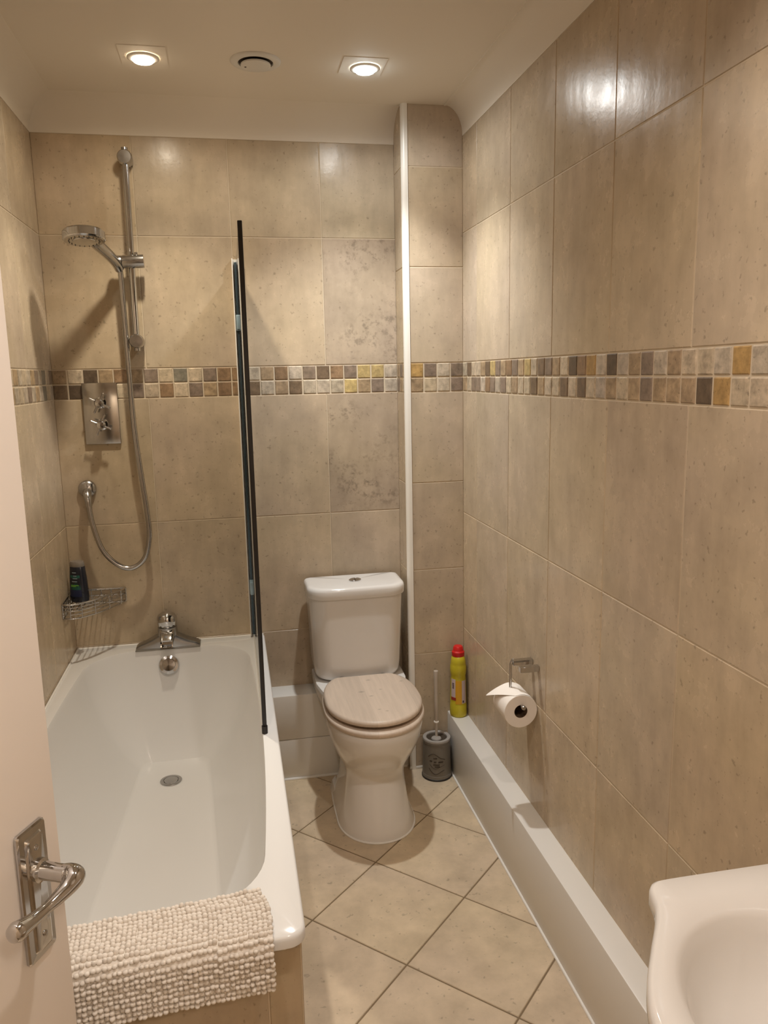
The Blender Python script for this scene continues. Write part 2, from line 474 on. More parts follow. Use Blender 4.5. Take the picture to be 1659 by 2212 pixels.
b.lathe([(.0135, .008), (.0135, .014), (.0105, .016), (.0098, .034), (.0103, .046)], D(cs, 0, cz), dn, 28)
pts = spline([D(cs, .040, cz), D(cs + .001, .0505, cz), D(cs - .006, .058, cz), D(cs - .020, .0575, cz - .004), D(cs - .045, .054, cz - .007), D(cs - .070, .052, cz - .006),
              D(cs - .088, .0515, cz - .003), D(cs - .098, .051, cz - .001)], 6)
rr = []
for i in range(len(pts)):
    f = i / (len(pts) - 1)
    K = [(0, .0100), (.12, .0112), (.24, .0128), (.34, .0105), (.58, .0060), (.72, .0078), (.88, .0108), (.96, .0085), (1., .0030)]
    for (f0, r0), (f1, r1) in zip(K, K[1:]):
        if f0 <= f <= f1: rr.append(r0 + (r1 - r0) * (f - f0) / (f1 - f0)); break
b.tube(pts, rr, 18); b.build('lever', M_chrome, hd)
for z in (.932, 1.040):
    b = B(); b.lathe([(.0035, 0), (.0035, .0102), (.002, .0112)], D(-.0503, 0, z), dn, 14); b.build('screw', M_chromeb, hd)

# ------------------------------------------------------------------ bathtub
tub = thing('bathtub', 'white bathtub fitted along the left wall', 'bathtub', (.347, -.852, 0))
b = B()
oc = (.006, .004, .004, .034)
rings = [rrect(.004, BX, -BL, -.004, oc, .543), rrect(.004, BX, -BL, -.004, oc, .558), rrect(.0055, BX - .002, -BL + .002, -.005, oc, .5635),
         rrect(.009, BX - .006, -BL + .006, -.009, oc, BZ)]
def inner(k, n=10):
    return rrect(.042, .652, -1.598, -.086, (.16, .16, .15, .15), 0)
R0 = inner(0)
def bulge(p):
    t = (p[1] + .842) / .756
    return (.347 + (p[0] - .347) * (1 - .10 * t * t), p[1], p[2])
R0 = [bulge(p) for p in R0]
FR = []
base_f = rrect(.347 - .17, .347 + .17, -1.36, -.185, (.05, .05, .10, .10), 0)
for x, y, _ in base_f:
    hw = .118 + .058 * min(1, (-.185 - y) / .95)
    FR.append((.347 + (x - .347) * hw / .17, y))
FZ = .172
prof = [(0, 0), (.004, .004), (.012, .016), (.024, .045), (.045, .105), (.10, .24), (.20, .40), (.34, .56), (.52, .72), (.70, .845), (.84, .925), (.93, .968), (.975, .988), (1., 1.)]
rings.append([(x + (x2 - x) * .0, y, BZ) for (x, y, _), x2 in zip(R0, [0] * len(R0))])
for a, zf in prof[1:]:
    rings.append([(p[0] + (f[0] - p[0]) * a, p[1] + (f[1] - p[1]) * a, BZ + (FZ - BZ) * zf) for p, f in zip(R0, FR)])
for k in (.93, .6, .3):
    cxf, cyf = .347, -.75
    rings.append([(cxf + (f[0] - cxf) * k, cyf + (f[1] - cyf) * k, FZ - .004 * (1 - k)) for f in FR])
b.loft(rings, False, True); b.build('tub', M_acrylic, tub, ang=60)
b = B(); dz = FZ - .001
b.lathe([(.037, 0), (.037, .003), (.034, .0042), (.027, .0036), (.0265, .001), (.025, .001), (.0235, .0045), (.012, .0055), (.0, .0056)], (.339, -.335, dz), n=36, cap1=False)
b.build('drain', M_chromeb, tub)
b = B(); od = Vector((0, -.93, .36)).normalized(); oo = Vector((.337, -.0905, .506))
b.lathe([(.037, -.006), (.037, .006), (.034, .011), (.024, .013), (.0225, .018), (.0, .019)], oo, od, 36, cap1=False); b.build('overflow', M_chrome, tub)
b = B(); b.tube([(.0075, -.0065, .5665), (.35, -.0065, .5665), (BX - .004, -.0065, .5665)], .004, 8); b.tube([(.0065, -.0065, .5665), (.0065, -.8, .5665), (.0065, -1.7, .5665)], .004, 8)
b.build('sealant_bead', M_caulk, tub)

# bath mixer tap on the far rim
tap = thing('bath_tap', 'chrome mixer tap with a round knob on the far bath rim', 'tap', (.337, -.052, BZ))
b = B(); rg = []
for k in range(-12, 13):
    t = k / 12; x = .337 + .115 * t; a = abs(t)
    hh = .015 + .055 * (1 - a) ** 1.35; dep = .027 + .010 * (1 - a); hh = hh if a < 1 else .009
    rg.append([(x, -.052 - dep * math.copysign(abs(math.cos(PI * j / 10)) ** .5, math.cos(PI * j / 10)), BZ + hh * (math.sin(PI * j / 10) ** .55 if 0 < j < 10 else 0)) for j in range(11)])
b.loft(rg, True, True, closed=False); bmesh.ops.holes_fill(b.bm, edges=[e for e in b.bm.edges if e.is_boundary], sides=0)
b.lathe([(.037, 0), (.037, .03), (.0355, .06), (.0345, .078)], (.337, -.055, BZ), n=32)
b.build('body', mat('tap_chrome', (.40, .40, .40), .27, 1.), tap, ang=50)
b = B(); b.box((.2205, -.0925, BZ + .0002), (.4535, -.012, BZ + .0035), .0012, 1); plabel(b.build('contact_line', M_grey, tap), 'thin added plate drawing a dark contact line under the tap')  # added dark plate: paints a contact line where the tap meets the rim
b = B()
sp = []
for y, z, hw, hh in ((-.055, .625, .026, .022), (-.085, .622, .026, .021), (-.110, .612, .024, .017), (-.128, .597, .022, .014)):
    sp.append([(x, y + (zz - z) * .35, zz) for x, zz, _ in rrect(.337 - hw, .337 + hw, z - hh, z + hh, .008, 0, 4, 2)])
b.loft(sp, True, False)
b.loft([sp[-1], [(.337 + (p[0] - .337) * .8, p[1] + .001, .597 + (p[2] - .597) * .8) for p in sp[-1]], [(.337 + (p[0] - .337) * .75, p[1] + .012, .597 + (p[2] - .597) * .75) for p in sp[-1]]], False, True)
b.build('spout', M_chrome, tap, ang=40)
b = B(); b.lathe([(.030, 0), (.0345, .006), (.0375, .022), (.036, .036), (.030, .047), (.018, .054), (.006, .0565), (0, .0567)], (.337, -.055, BZ + .078), n=32, cap1=False)
b.build('knob', M_chrome, tap)

# ------------------------------------------------------------------ glass screen
scr = thing('shower_screen', 'clear glass screen with a black front edge standing on the bath rim', 'shower screen', (.656, -.44, BZ))
b = B(); b.box((.6545, -.868, .580), (.6605, -.030, 1.940)); b.build('glass_panel', M_glass, scr)
b = B(); b.box((.6515, -.8765, .570), (.6635, -.865, 1.941), .002, 2); b.tube([(.6575, -.872, .566), (.6575, -.872, .588)], .0085, 12); plabel(b.build('edge_strip', M_black, scr), 'black strip standing in for the dark edge-on glass')  # black colour paints the darkness of the glass seen edge-on
b = B(); b.box((.6415, -.0035, .572), (.6705, -.0012, 1.968)); b.box((.6415, -.032, .572), (.6455, -.0035, 1.968), .001); b.box((.6665, -.032, .572), (.6705, -.0035, 1.968), .001)
plabel(b.build('wall_profile', M_trim, scr), 'white wall channel')
b = B(); b.box((.6500, -.036, .572), (.6625, -.004, 1.955), .002); plabel(b.build('insert_strip', M_darkins, scr), 'blue-grey strip in the channel')
for z in (1.745, .768):
    b = B(); b.box((.6470, -.043, z - .028), (.6655, -.036, z + .028), .002); b.box((.649, -.07, z - .024), (.666, -.042, z + .024), .002); b.build('hinge', M_hinge, scr)
b = B(); b.box((.6520, -.864, .5665), (.6630, -.04, .5815), .002); b.build('bottom_seal', M_lens, scr)

# ------------------------------------------------------------------ shower fittings on the back wall
rail = thing('shower_rail', 'upright chrome slide rail on the back wall above the bath', 'shower rail', (.302, 0, 1.66))
b = B(); b.tube([(.307, -.055, 2.300), (.3055, -.055, 2.1), (.302, -.055, 1.672)], .0112, 20); b.build('rail', M_chrome, rail)
for x, z in ((.307, 2.287), (.302, 1.684)):
    b = B(); b.lathe([(.022, 0), (.022, .018), (.024, .02), (.0245, .066), (.021, .072), (0, .0725)], (x, -.001, z), (0, -1, 0), 32, cap1=False)
    b.tube([(x, -.05, z), (x, -.05, z + (.033 if z > 2 else -.033))], .011, 16)
    b.build('bracket', M_chromeb, rail)
b = B(); b.lathe([(.0, -.001), (.020, 0), (.0222, .006), (.0222, .066), (.0222, .072), (.0, .073)], (.274, -.066, 1.949), (1, .02, .04), 32)
b.lathe([(.006, 0), (.006, .009), (.004, .0105)], (.322, -.068, 1.970), (0, 0, 1), 14)
b.build('slider', M_chromeb, rail)
b = B(); b.lathe([(.0, -.002), (.0215, 0), (.023, .004), (.0215, .027), (.021, .028)], (.2455, -.068, 1.947), (1, .02, .04), 28); plabel(b.build('handset_clip', M_chromeb, rail), 'cone that holds the hand shower')

hs = thing('hand_shower', 'round chrome hand shower held by the slide rail', 'shower head', (.2, -.2, 1.93))
hc = Vector((.186, -.252, 2.003)); hnrm = Vector((.03, -.15, -1)).normalized()
b = B(); b.lathe([(.0, -.0165), (.045, -.016), (.060, -.013), (.0645, -.008), (.0645, .014), (.062, .017)], hc, hnrm, 48, cap1=True); b.build('head', M_chrome, hs, ang=30)
b = B(); b.lathe([(.060, .0165), (.058, .0185), (.036, .019), (.035, .0215), (.0, .0225)], hc, hnrm, 48, cap0=False, cap1=False)
fx = hnrm.orthogonal().normalized(); fy = hnrm.cross(fx)
fp = b.build('face_plate', M_chromeb, hs)
b = B()
for r_, n_ in ((.012, 6), (.024, 12), (.046, 20)):
    for k in range(n_):
        a = 2 * PI * k / n_; c = hc + fx * r_ * math.cos(a) + fy * r_ * math.sin(a); b.lathe([(.0017, .018), (.0014, .0216)], c, hnrm, 8)
b.build('nozzles', M_grey, fp)
b = B()
hp = spline([hc + Vector((.018, .035, .004)), Vector((.212, -.195, 1.990)), Vector((.238, -.130, 1.965)), Vector((.255, -.085, 1.945)), Vector((.264, -.062, 1.925))], 6)
b.tube(hp, [.0205 - .0045 * i / (len(hp) - 1) for i in range(len(hp))], 20); b.build('handle', M_chromeb, hs)

b = B()
hz = [(.264, -.062, 1.928), (.266, -.056, 1.90), (.267, -.052, 1.743), (.268, -.05, 1.585), (.272, -.05, 1.374), (.284, -.05, 1.207), (.2945, -.05, 1.071), (.2955, -.05, .985),
      (.274, -.05, .909), (.228, -.05, .874), (.179, -.05, .889), (.131, -.05, .946), (.104, -.05, 1.039), (.095, -.046, 1.112)]
pth = spline(hz, 14)
b.tube(pth, [.0092 + .0004 * (i % 2) for i in range(len(pth))], 14)
hose = b.build('shower_hose', M_chromeb, loc=(.2, -.05, .86), ang=60); tag(hose, 'grey metal shower hose looping down the back wall', 'hose')

b = B(); b.lathe([(.031, 0), (.031, .010), (.029, .014), (.016, .021), (.0, .023)], (.088, -.001, 1.167), (0, -1, 0), 36, cap1=False)
b.tube(spline([(.088, -.012, 1.160), (.090, -.030, 1.148), (.0935, -.042, 1.130), (.0945, -.0455, 1.108)], 5), [.016, .016, .0155, .015, .015, .0145, .0145, .014, .014, .0135, .013, .0125, .012, .0115, .011, .011], 18)
outl = b.build('shower_outlet', M_chromeb, loc=(.088, 0, 1.167)); tag(outl, 'round chrome hose outlet low on the back wall', 'hose outlet')

valve = thing('shower_valve', 'square-edged chrome plate with two cross handles set in the back wall', 'shower valve', (.158, 0, 1.327))
b = B(); b.box((.098, -.012, 1.327), (.2185, -.001, 1.5435), .0022, 2); b.build('plate', mat('mirror_plate', (.50, .49, .47), .15, 1.), valve)
for z, rot in ((1.4735, -28), (1.397, -24)):
    b = B(); c = Vector((.1585, -.012, z)); ax = Vector((0, -1, 0))
    b.lathe([(.020, 0), (.020, .006), (.013, .009), (.012, .030), (.0155, .032), (.0155, .044), (.012, .048), (0, .049)], c, ax, 28, cap1=False)
    h = b.build('cross_handle', M_chrome, valve)
    for k in range(4):
        a = math.radians(rot + 90 * k); d = Vector((math.cos(a), 0, math.sin(a))); o = c + ax * .038
        b = B(); b.tube([o + d * .012, o + d * .034, o + d * .037, o + d * .039], [.0038, .0036, .0036, .002], 12); b.build('spoke', M_chrome, h)

# wire corner basket
bk = thing('wire_basket', 'chrome wire corner basket where the left and back walls meet', 'basket', (.06, -.06, .738))
fr = spline([(.004, -.188, 0), (.030, -.194, 0), (.066, -.180, 0), (.105, -.146, 0), (.145, -.092, 0), (.178, -.038, 0), (.192, -.004, 0)], 5)
def at(pts, z, k=1.): return [(p[0] * k, p[1] * k, z) for p in pts]
b = B(); lp = at(fr, .790) + [(.10, -.004, .790), (.004, -.004, .790), (.004, -.10, .790)]
b.tube(lp, .0032, 10, closed=True); b.build('rim', M_chrome, bk)
b = B()
for z, r in ((.778, .0017), (.766, .0017), (.754, .0017)): b.tube(at(fr, z), r, 8)
for i in range(0, len(fr), 5): b.tube([(fr[i][0], fr[i][1], .790), (fr[i][0], fr[i][1], .742), (fr[i][0] * .97, fr[i][1] * .97, .738)], .0019, 8)
for k in range(1, 6):
    b.tube([(.035 * k, -.0035, .790), (.035 * k, -.0035, .738)], .0019, 8); b.tube([(.0035, -.035 * k, .790), (.0035, -.035 * k, .738)], .0019, 8)
b.build('side_wires', M_chrome, bk)
b = B(); b.tube(at(fr, .738, .97) + [(.10, -.004, .738), (.004, -.004, .738), (.004, -.10, .738)], .0026, 10, closed=True); b.tube(at(fr, .767, .985) + [(.10, -.004, .767), (.004, -.004, .767), (.004, -.10, .767)], .0020, 10, closed=True)
for k in range(1, 11):
    x = .0165 * k
    j = min(range(len(fr)), key=lambda q: abs(fr[q][0] - x)); b.tube([(x, -.004, .7685), (x, fr[j][1] * .985, .7685)], .0017, 8)
b.build('base_wires', M_chrome, bk)

# shower gel
gel = thing('shower_gel_bottle', 'dark navy shower gel bottle standing in the wire basket', 'bottle', (.043, -.078, .7703))
gx = Vector((math.cos(math.radians(-24)), math.sin(math.radians(-24)), 0)); go = (.0435, -.078, .7703)
b = B(); b.lathe([(.029, 0), (.034, .004), (.0355, .018), (.0350, .045), (.0325, .085), (.0295, .115), (.0285, .128), (.0270, .130)], go, n=36, sx=1, sy=.68, xdir=gx)
b.build('body', M_navy, gel)
b = B(); b.lathe([(.0265, .1295), (.0275, .131), (.0265, .143), (.0240, .148), (0, .1485)], go, n=36, sx=1, sy=.70, xdir=gx, cap1=False); plabel(b.build('cap', M_clear, gel), 'pale translucent cap')
def wrap(prof_r, a0, a1, z0, z1, o, xd, sx, sy, lift, na=10, nz=8):
    """patch hugging an oval body; prof_r(z) gives its radius; angles in degrees from xd"""
    xv = Vector(xd).normalized(); yv = Vector((-xv.y, xv.x, 0)); rows = []
    for j in range(nz + 1):
        z = z0 + (z1 - z0) * j / nz; r = prof_r(z)
        rows.append([Vector(o) + xv * ((r * sx + lift) * math.cos(math.radians(a0 + (a1 - a0) * i / na))) + yv * ((r * sy + lift) * math.sin(math.radians(a0 + (a1 - a0) * i / na))) + Vector((0, 0, z)) for i in range(na + 1)])
    return rows
def patch(b, pr, a0, a1, z0, z1, o, xd, sx, sy, lift=.0004, mi=0, na=10, nz=8):
    rows = wrap(pr, a0, a1, z0, z1, o, xd, sx, sy, lift, na, nz); low = wrap(pr, a0, a1, z0, z1, o, xd, sx, sy, lift - .0006, na, nz)
    b.loft(rows, closed=False, mi=mi)
    edge = lambda R: [R[0][i] for i in range(na + 1)] + [R[j][na] for j in range(1, nz + 1)] + [R[nz][i] for i in range(na - 1, -1, -1)] + [R[j][0] for j in range(nz - 1, 0, -1)]
    b.loft([edge(rows), edge(low)], mi=mi)
gr = lambda z: .0354 if z < .03 else .0354 - (z - .03) / .10 * .0069
b = B(); patch(b, gr, -132, -52, .022, .048, go, gx, 1, .68, .0005, 0); patch(b, gr, -130, -54, .048, .100, go, gx, 1, .68, .0005, 1)
lb = b.build('label', [M_navylab, M_green], gel); plabel(lb, 'blue and green label')
b = B()
for z, a0, a1, m in ((.108, -108, -78, 0), (.096, -100, -76, 0), (.087, -104, -72, 0), (.076, -112, -74, 0), (.062, -122, -66, 1), (.0585, -122, -84, 1)):
    patch(b, gr, a0, a1, z, z + .0035, go, gx, 1, .68, .0011, m, 8, 2)
b.build('lettering', [M_greywhite, M_lime], lb)

# ------------------------------------------------------------------ toilet
TX = 1.042
wc = thing('toilet', 'white close-coupled toilet against the back wall', 'toilet', (TX, -.36, 0))
b = B()
ring = lambda z, a, yf, yb, nr=2.6: egg(TX, -.44, a, -.44 - yf, yb + .44, z, 2.1, nr)
b.loft([ring(0, .134, -.604, -.125, 4), ring(.012, .134, -.604, -.125, 4), ring(.045, .121, -.596, -.13, 3.5), ring(.10, .110, -.578, -.135, 3.2), ring(.15, .104, -.556, -.14, 3.2), ring(.185, .1015, -.540, -.14, 3.2),
        ring(.205, .104, -.538, -.14, 3), ring(.225, .111, -.548, -.15, 3), ring(.25, .123, -.572, -.16, 2.8), ring(.28, .1365, -.603, -.17, 2.8), ring(.31, .147, -.630, -.18, 2.6), ring(.345, .159, -.652, -.19, 2.6),
        ring(.38, .1645, -.665, -.20, 2.6), ring(.400, .166, -.668, -.20, 2.6), ring(.408, .163, -.664, -.205, 2.6)], True, True)
def deck(z, k, yb=-.035): return [(TX + x * k, y, z) for x, y in ((-.172, yb), (-.174, -.12), (-.172, -.195), (-.158, -.27), (-.135, -.36), (.135, -.36), (.158, -.27), (.172, -.195), (.174, -.12), (.172, yb))]
b.loft([deck(.29, .62, -.115), deck(.33, .80, -.115), deck(.3485, .93, -.112), deck(.352, .95), deck(.385, .995), deck(.412, 1.), deck(.419, .985)], True, True)
b.build('pan', M_ceramic, wc, ang=50)
for sg in (-1, 1):
    b = B()
    b.loft([[(TX + sg * (.128 + x), y, z) for x, y, z in ((0, -.33, 0), (.006, -.29, 0), (.006, -.20, 0), (-.01, -.16, 0))], [(TX + sg * (.118 + x), y, z) for x, y, z in ((0, -.32, .03), (.006, -.29, .03), (.006, -.20, .03), (-.01, -.17, .03))]], True, True)
    b.build('fixing_foot', M_ceramic, wc)
b = B()
base = ring(0, .134, -.604, -.125, 4); b.tube([(TX + (p[0] - TX) * 1.008, p[1] * 1.003, .0025) for p in base], .0036, 8, closed=True); b.build('sealant_bead', M_caulk, wc)
b = B()
def cr_(hx, yf, z, r=.062, yb=-.028, bow=.012):
    out = []
    for x, y, z_ in rrect(TX - .006 - hx, TX - .006 + hx, yf, yb, (.012, .012, r, r), z, 8, 10):
        k = (x - TX + .006) / hx; f = max(0., min(1., (yb - y) / (yb - yf))); out.append((x, y - bow * (1 - k * k) * f, z_))
    return out
b.loft([cr_(.120, -.165, .4195), cr_(.142, -.182, .422), cr_(.157, -.192, .430), cr_(.1635, -.197, .445), cr_(.1665, -.199, .48), cr_(.171, -.2015, .60), cr_(.177, -.204, .742)], True, True)
b.build('cistern', M_ceramic, wc)
b = B(); b.loft([cr_(.177, -.204, .7425), cr_(.1825, -.2105, .7440), cr_(.184, -.212, .748), cr_(.1845, -.2125, .772), cr_(.182, -.210, .7805), cr_(.176, -.204, .7850), cr_(.165, -.194, .7862)], True, True)
b.build('cistern_lid', M_ceramic, wc, ang=60)
b = B(); b.lathe([(.022, 0), (.022, .004), (.019, .0055), (.0175, .0045), (.0, .0048)], (1.040, -.113, .7855), n=36, sx=1.15, cap1=False); btn = b.build('flush_button', M_chrome, wc)
b = B(); b.box((1.0392, -.129, .7895), (1.0408, -.097, .7911)); b.build('button_split', M_dark, btn)
b = B()
so = lambda k, z, h=0: egg(TX, -.445, .1715 * k, .226 * k, .26 * k, z, 2.05, 2.6, ymax=-.228)
si = lambda k, z: egg(TX, -.455, .112 * k, .155 * k, .15 * k, z, 2.05, 2.4)
b.loft([si(1.02, .4095), so(.985, .4085), so(1., .4125), so(1.004, .418), so(.998, .4235), so(.975, .4265), si(1.04, .4265), si(1., .422), si(1., .413), si(1.02, .4095)]); b.build('seat', M_wood, wc, ang=60)
b = B()
lo_ = lambda k, z: [(TX + (p[0] - TX) * k, -.43 + (p[1] + .43) * k, z) for p in egg(TX, -.445, .1665, .207, .235, 0, 2.05, 2.7, ymax=-.236)]
b.loft([lo_(.95, .4375), lo_(.990, .4385), lo_(1.002, .4435), lo_(.998, .4490), lo_(.984, .4540), lo_(.955, .4565), lo_(.9, .4577), lo_(.6, .4591), lo_(.3, .4595)], True, True); b.build('lid', M_wood, wc, ang=60)
for sg in (-1, 1):
    b = B(); b.lathe([(.011, 0), (.011, .006), (.008, .010), (.008, .028), (.0, .029)], (TX + sg * .078, -.222, .4190), n=18, cap1=False); b.build('hinge', M_chrome, wc)

# ------------------------------------------------------------------ toilet brush and its holder
bx_, by_ = 1.3315, -.199
hold = thing('brush_holder', 'grey brush holder with a dark printed motif on the floor beside the toilet', 'brush holder', (bx_, by_, 0))
b = B(); b.lathe([(.0572, 0), (.0582, .004), (.0572, .007), (.0572, .018), (.0562, .019), (.0525, .145), (.0540, .147), (.0540, .155)], (bx_, by_, 0), n=48)
b.build('cup', M_grey, hold, ang=30)
b = B(); b.lathe([(.0540, .153), (.0545, .156), (.0530, .161), (.044, .1625), (.0405, .1605), (.0395, .155), (.0395, .1535)], (bx_, by_, 0), n=48, cap0=False, cap1=False); plabel(b.build('rim', M_greyrim, hold), 'pale grey rim')
b = B(); b.lathe([(.0395, .1555), (.0, .1555)], (bx_, by_, 0), n=40, cap0=False, cap1=False); plabel(b.build('well_shade', M_motif_shade, hold), 'flat dark disc standing in for shade inside the cup')  # cup is solid; its inner shade is painted as a dark disc
b = B(); b.lathe([(.0588, .0), (.0594, .002), (.0594, .006), (.0582, .007)], (bx_, by_, 0), n=48, cap0=True, cap1=False); plabel(b.build('base_ring', M_black, hold), 'black base ring')
hr = lambda z: .0562 - (z - .019) / .126 * .0037
b = B()
def strokes(P, r=.0009):
    q = [Vector((bx_ + (hr(z) + .0002) * math.cos(math.radians(a)), by_ + (hr(z) + .0002) * math.sin(math.radians(a)), z)) for a, z in P]
    b.tube(spline(q, 4), r, 6)
strokes([(-141, .098), (-130, .108), (-116, .112), (-102, .104), (-88, .094), (-76, .090), (-70, .086)], .0014)
strokes([(-137, .052), (-126, .038), (-112, .029), (-100, .032), (-86, .040), (-74, .045)], .0014)
strokes([(-134, .068), (-124, .058), (-112, .052), (-98, .056), (-84, .062), (-72, .066)], .0008)
for row, (z, w) in enumerate(((.094, (-118, -104)), (.082, (-134, -126)), (.079, (-116, -108)), (.079, (-98, -80)), (.068, (-118, -96)), (.060, (-112, -92)))):
    a = w[0]
    while a < w[1]:
        strokes([(a, z - .0025), (a + 1.3, z + .003), (a + 2.6, z - .0025), (a + 3.8, z + .0025)], .0009); a += 5.2
b.build('motif', M_motif_shade, hold)
br = thing('toilet_brush', 'toilet brush with a slim white handle upright in the grey holder', 'toilet brush', (bx_, by_, .16))
hx_, hy_ = bx_, by_ + .002
b = B(); b.lathe([(.0052, .1565), (.0055, .215), (.0055, .22), (.0070, .222), (.0072, .300), (.0086, .400), (.0092, .424), (.0085, .428), (.0, .4285)], (hx_, hy_, 0), n=20, cap1=False); b.build('handle', M_brush, br)
b = B(); b.lathe([(.0055, .217), (.0098, .218), (.0098, .2225), (.006, .2235)], (hx_, hy_, 0), n=20); b.build('collar', M_trim, br)
b = B(); b.lathe([(.016, .1562), (.020, .157), (.018, .1605), (.0, .162)], (hx_ - .004, hy_ - .012, 0), n=20, cap1=False); plabel(b.build('splash_cap', M_greyrim, br), 'pale cap at the mouth of the holder')

# ------------------------------------------------------------------ bleach bottle
blz = .2346
bl = thing('bleach_bottle', 'yellow bleach bottle with a red cap on the boxing in the corner', 'bottle', (1.4235, -.186, blz))
bo = (1.4235, -.186, blz); bd_ = Vector((math.cos(math.radians(-62)), math.sin(math.radians(-62)), 0))
bprof = [(.030, 0), (.0335, .003), (.0345, .012), (.0345, .046), (.0330, .050), (.0325, .10), (.0315, .145), (.0300, .166), (.0320, .172), (.0335, .190), (.0325, .206), (.0305, .2135), (.0310, .216), (.0290, .230), (.0250, .243), (.0175, .249), (.014, .252)]
b = B(); b.lathe(bprof, bo, n=40, sx=.98, sy=.92, xdir=bd_); b.build('body', M_yellow, bl, ang=45)
b = B(); cpz = .2435; b.lathe([(.0235, cpz), (.0245, cpz + .002), (.0245, cpz + .017), (.0205, cpz + .022), (.0190, cpz + .034), (.0155, cpz + .039), (.0, cpz + .040)], bo, n=32, cap1=False)
plabel(b.build('cap', M_red, bl, ang=30), 'red screw cap')
pr_ = lambda z: .0330 - (z - .05) / .11 * .0020
b = B(); patch(b, pr_, -66, -20, .056, .150, bo, bd_, .98, .92, .0006, 0); patch(b, pr_, -106, -67, .075, .155, bo, bd_, .98, .92, .0006, 1); patch(b, pr_, -19, 20, .058, .150, bo, bd_, .98, .92, .0006, 1)
lb = b.build('label', [M_orange, M_lilac], bl); plabel(lb, 'orange label with pale side panels')
b = B()
for z in (.118, .124, .130, .136): patch(b, pr_, -92, -78, z, z + .0035, bo, bd_, .98, .92, .0012, 0, 6, 2)

b.build('lettering', [M_ink], lb)
b = B(); patch(b, pr_, -14, -4, .062, .070, bo, bd_, .98, .92, .0012, 0, 6, 2); b.build('hazard_mark', M_ink, lb)
b = B(); patch(b, pr_, -104, -62, .070, .082, bo, bd_, .98, .92, .0013, 0, 8, 3); b.build('red_print', M_crimson, lb)

# ------------------------------------------------------------------ toilet roll holder and roll
rh = thing('roll_holder', 'chrome toilet roll holder on the right wall', 'toilet roll holder', (W, -.87, .69))
for y, z, x0 in ((-.846, .6955, 1.400), (-.897, .6925, 1.402)):
    b = B(); b.box((x0, y - .009, z - .0085), (W - .0018, y + .009, z + .0085), .0012, 1); b.build('mount', M_chrome, rh, ang=20)
b = B(); b.tube(spline([(1.404, -.838, .701), (1.399, -.833, .690), (1.398, -.833, .66), (1.398, -.8325, .607), (1.3995, -.834, .588), (1.403, -.842, .5795), (1.406, -.87, .5785), (1.410, -.909, .578)], 5), .0042, 12)
b.ball((1.404, -.838, .6985), .0065, 14); b.build('rod', M_chrome, rh)
b = B(); b.lathe([(.0065, 0), (.0068, .008), (.005, .0105), (0, .011)], (1.410, -.905, .578), (.1, -1, 0), 16, cap1=False); b.build('end_cap', M_chromeb, rh)
RC = Vector((1.4075, -.847, .5615)); RR, RI = .051, .0205
roll = thing('toilet_roll', 'white toilet roll with a loose folded end on the chrome holder', 'toilet roll', tuple(RC))
b = B(); b.lathe([(RI, -.050), (RR - .001, -.050), (RR, -.049), (RR, .049), (RR - .001, .050), (RI, .050), (RI, -.050)], RC, (0, 1, 0), 56, cap0=False, cap1=False); b.build('paper', M_paper, roll, ang=40)
b = B(); b.lathe([(RI, -.0495), (RI - .0012, -.0495), (RI - .0012, .0495), (RI, .0495), (RI, -.0495)], RC, (0, 1, 0), 40, cap0=False, cap1=False)
plabel(b.build('core', M_card, roll), 'brown cardboard core')
b = B(); rows = []
for k in range(19):                                              # loose end coming off the top; its near corner is folded back to a point
    f = k / 18; y0 = RC.y + .049; rr_ = RR + .0012
    if f < .5:
        a = math.radians(50 + 58 * f / .5); c0 = (RC.x + rr_ * math.cos(a), RC.z + rr_ * math.sin(a)); ya = RC.y - .048
    else:
        a = math.radians(108); L = (f - .5) / .5; d = .062 * L
        c0 = (RC.x + rr_ * math.cos(a) - math.sin(a) * d, RC.z + rr_ * math.sin(a) + math.cos(a) * d - .012 * L * L); ya = RC.y - .048 + .093 * L
    rows.append([Vector((c0[0], ya + (y0 - ya) * j / 8, c0[1])) for j in range(9)])
b.loft(rows, closed=False)
sol = [[p + Vector((0, 0, -.0007)) for p in r] for r in rows]; b.loft(sol, closed=False)
b.build('loose_end', M_paper, roll)

# ------------------------------------------------------------------ basin on the right wall
bs = thing('wash_basin', 'white ceramic wash basin on the right wall near the doorway', 'basin', (1.28, -2.295, .60))
yc = -2.295; half = [(W - .002, .272), (1.40, .272), (1.30, .2725), (1.200, .2725), (1.176, .2690), (1.1655, .258), (1.160, .242), (1.153, .220), (1.135, .190), (1.105, .148), (1.073, .100), (1.050, .050), (1.0425, 0)]
hs_ = spline([(x, y, 0) for x, y in half], 4); out = [(p.x, yc + p.y) for p in hs_] + [(p.x, yc - p.y) for p in reversed(hs_[:-1])]
def bring(k, z, dx=0.): return [((W - .002) - ((W - .002) - x) * k - dx if x < W - .003 else x, yc + (y - yc) * (k if k < .9 else k), z) for x, y in out]
n_ = len(out); bcx, bcy = 1.245, yc
def bell(a, c, z):
    res = []
    for x, y in out:
        t = math.atan2((y - bcy) / .27, (x - bcx) / .21); res.append((bcx + a * math.cos(t), bcy + c * math.sin(t), z))
    return res
b = B(); bz = .82
b.loft([bring(.45, bz - .19), bring(.62, bz - .165), bring(.82, bz - .11), bring(.94, bz - .06), bring(.985, bz - .034), bring(1., bz - .026), bring(1., bz - .010), bring(.994, bz - .003), bring(.98, bz),
        bell(.158, .192, bz - .002), bell(.150, .184, bz - .010), bell(.143, .176, bz - .03), bell(.130, .160, bz - .07), bell(.105, .130, bz - .105), bell(.06, .075, bz - .125), bell(.02, .02, bz - .13)], True, True)
b.build('bowl', M_ceramic, bs, ang=60)
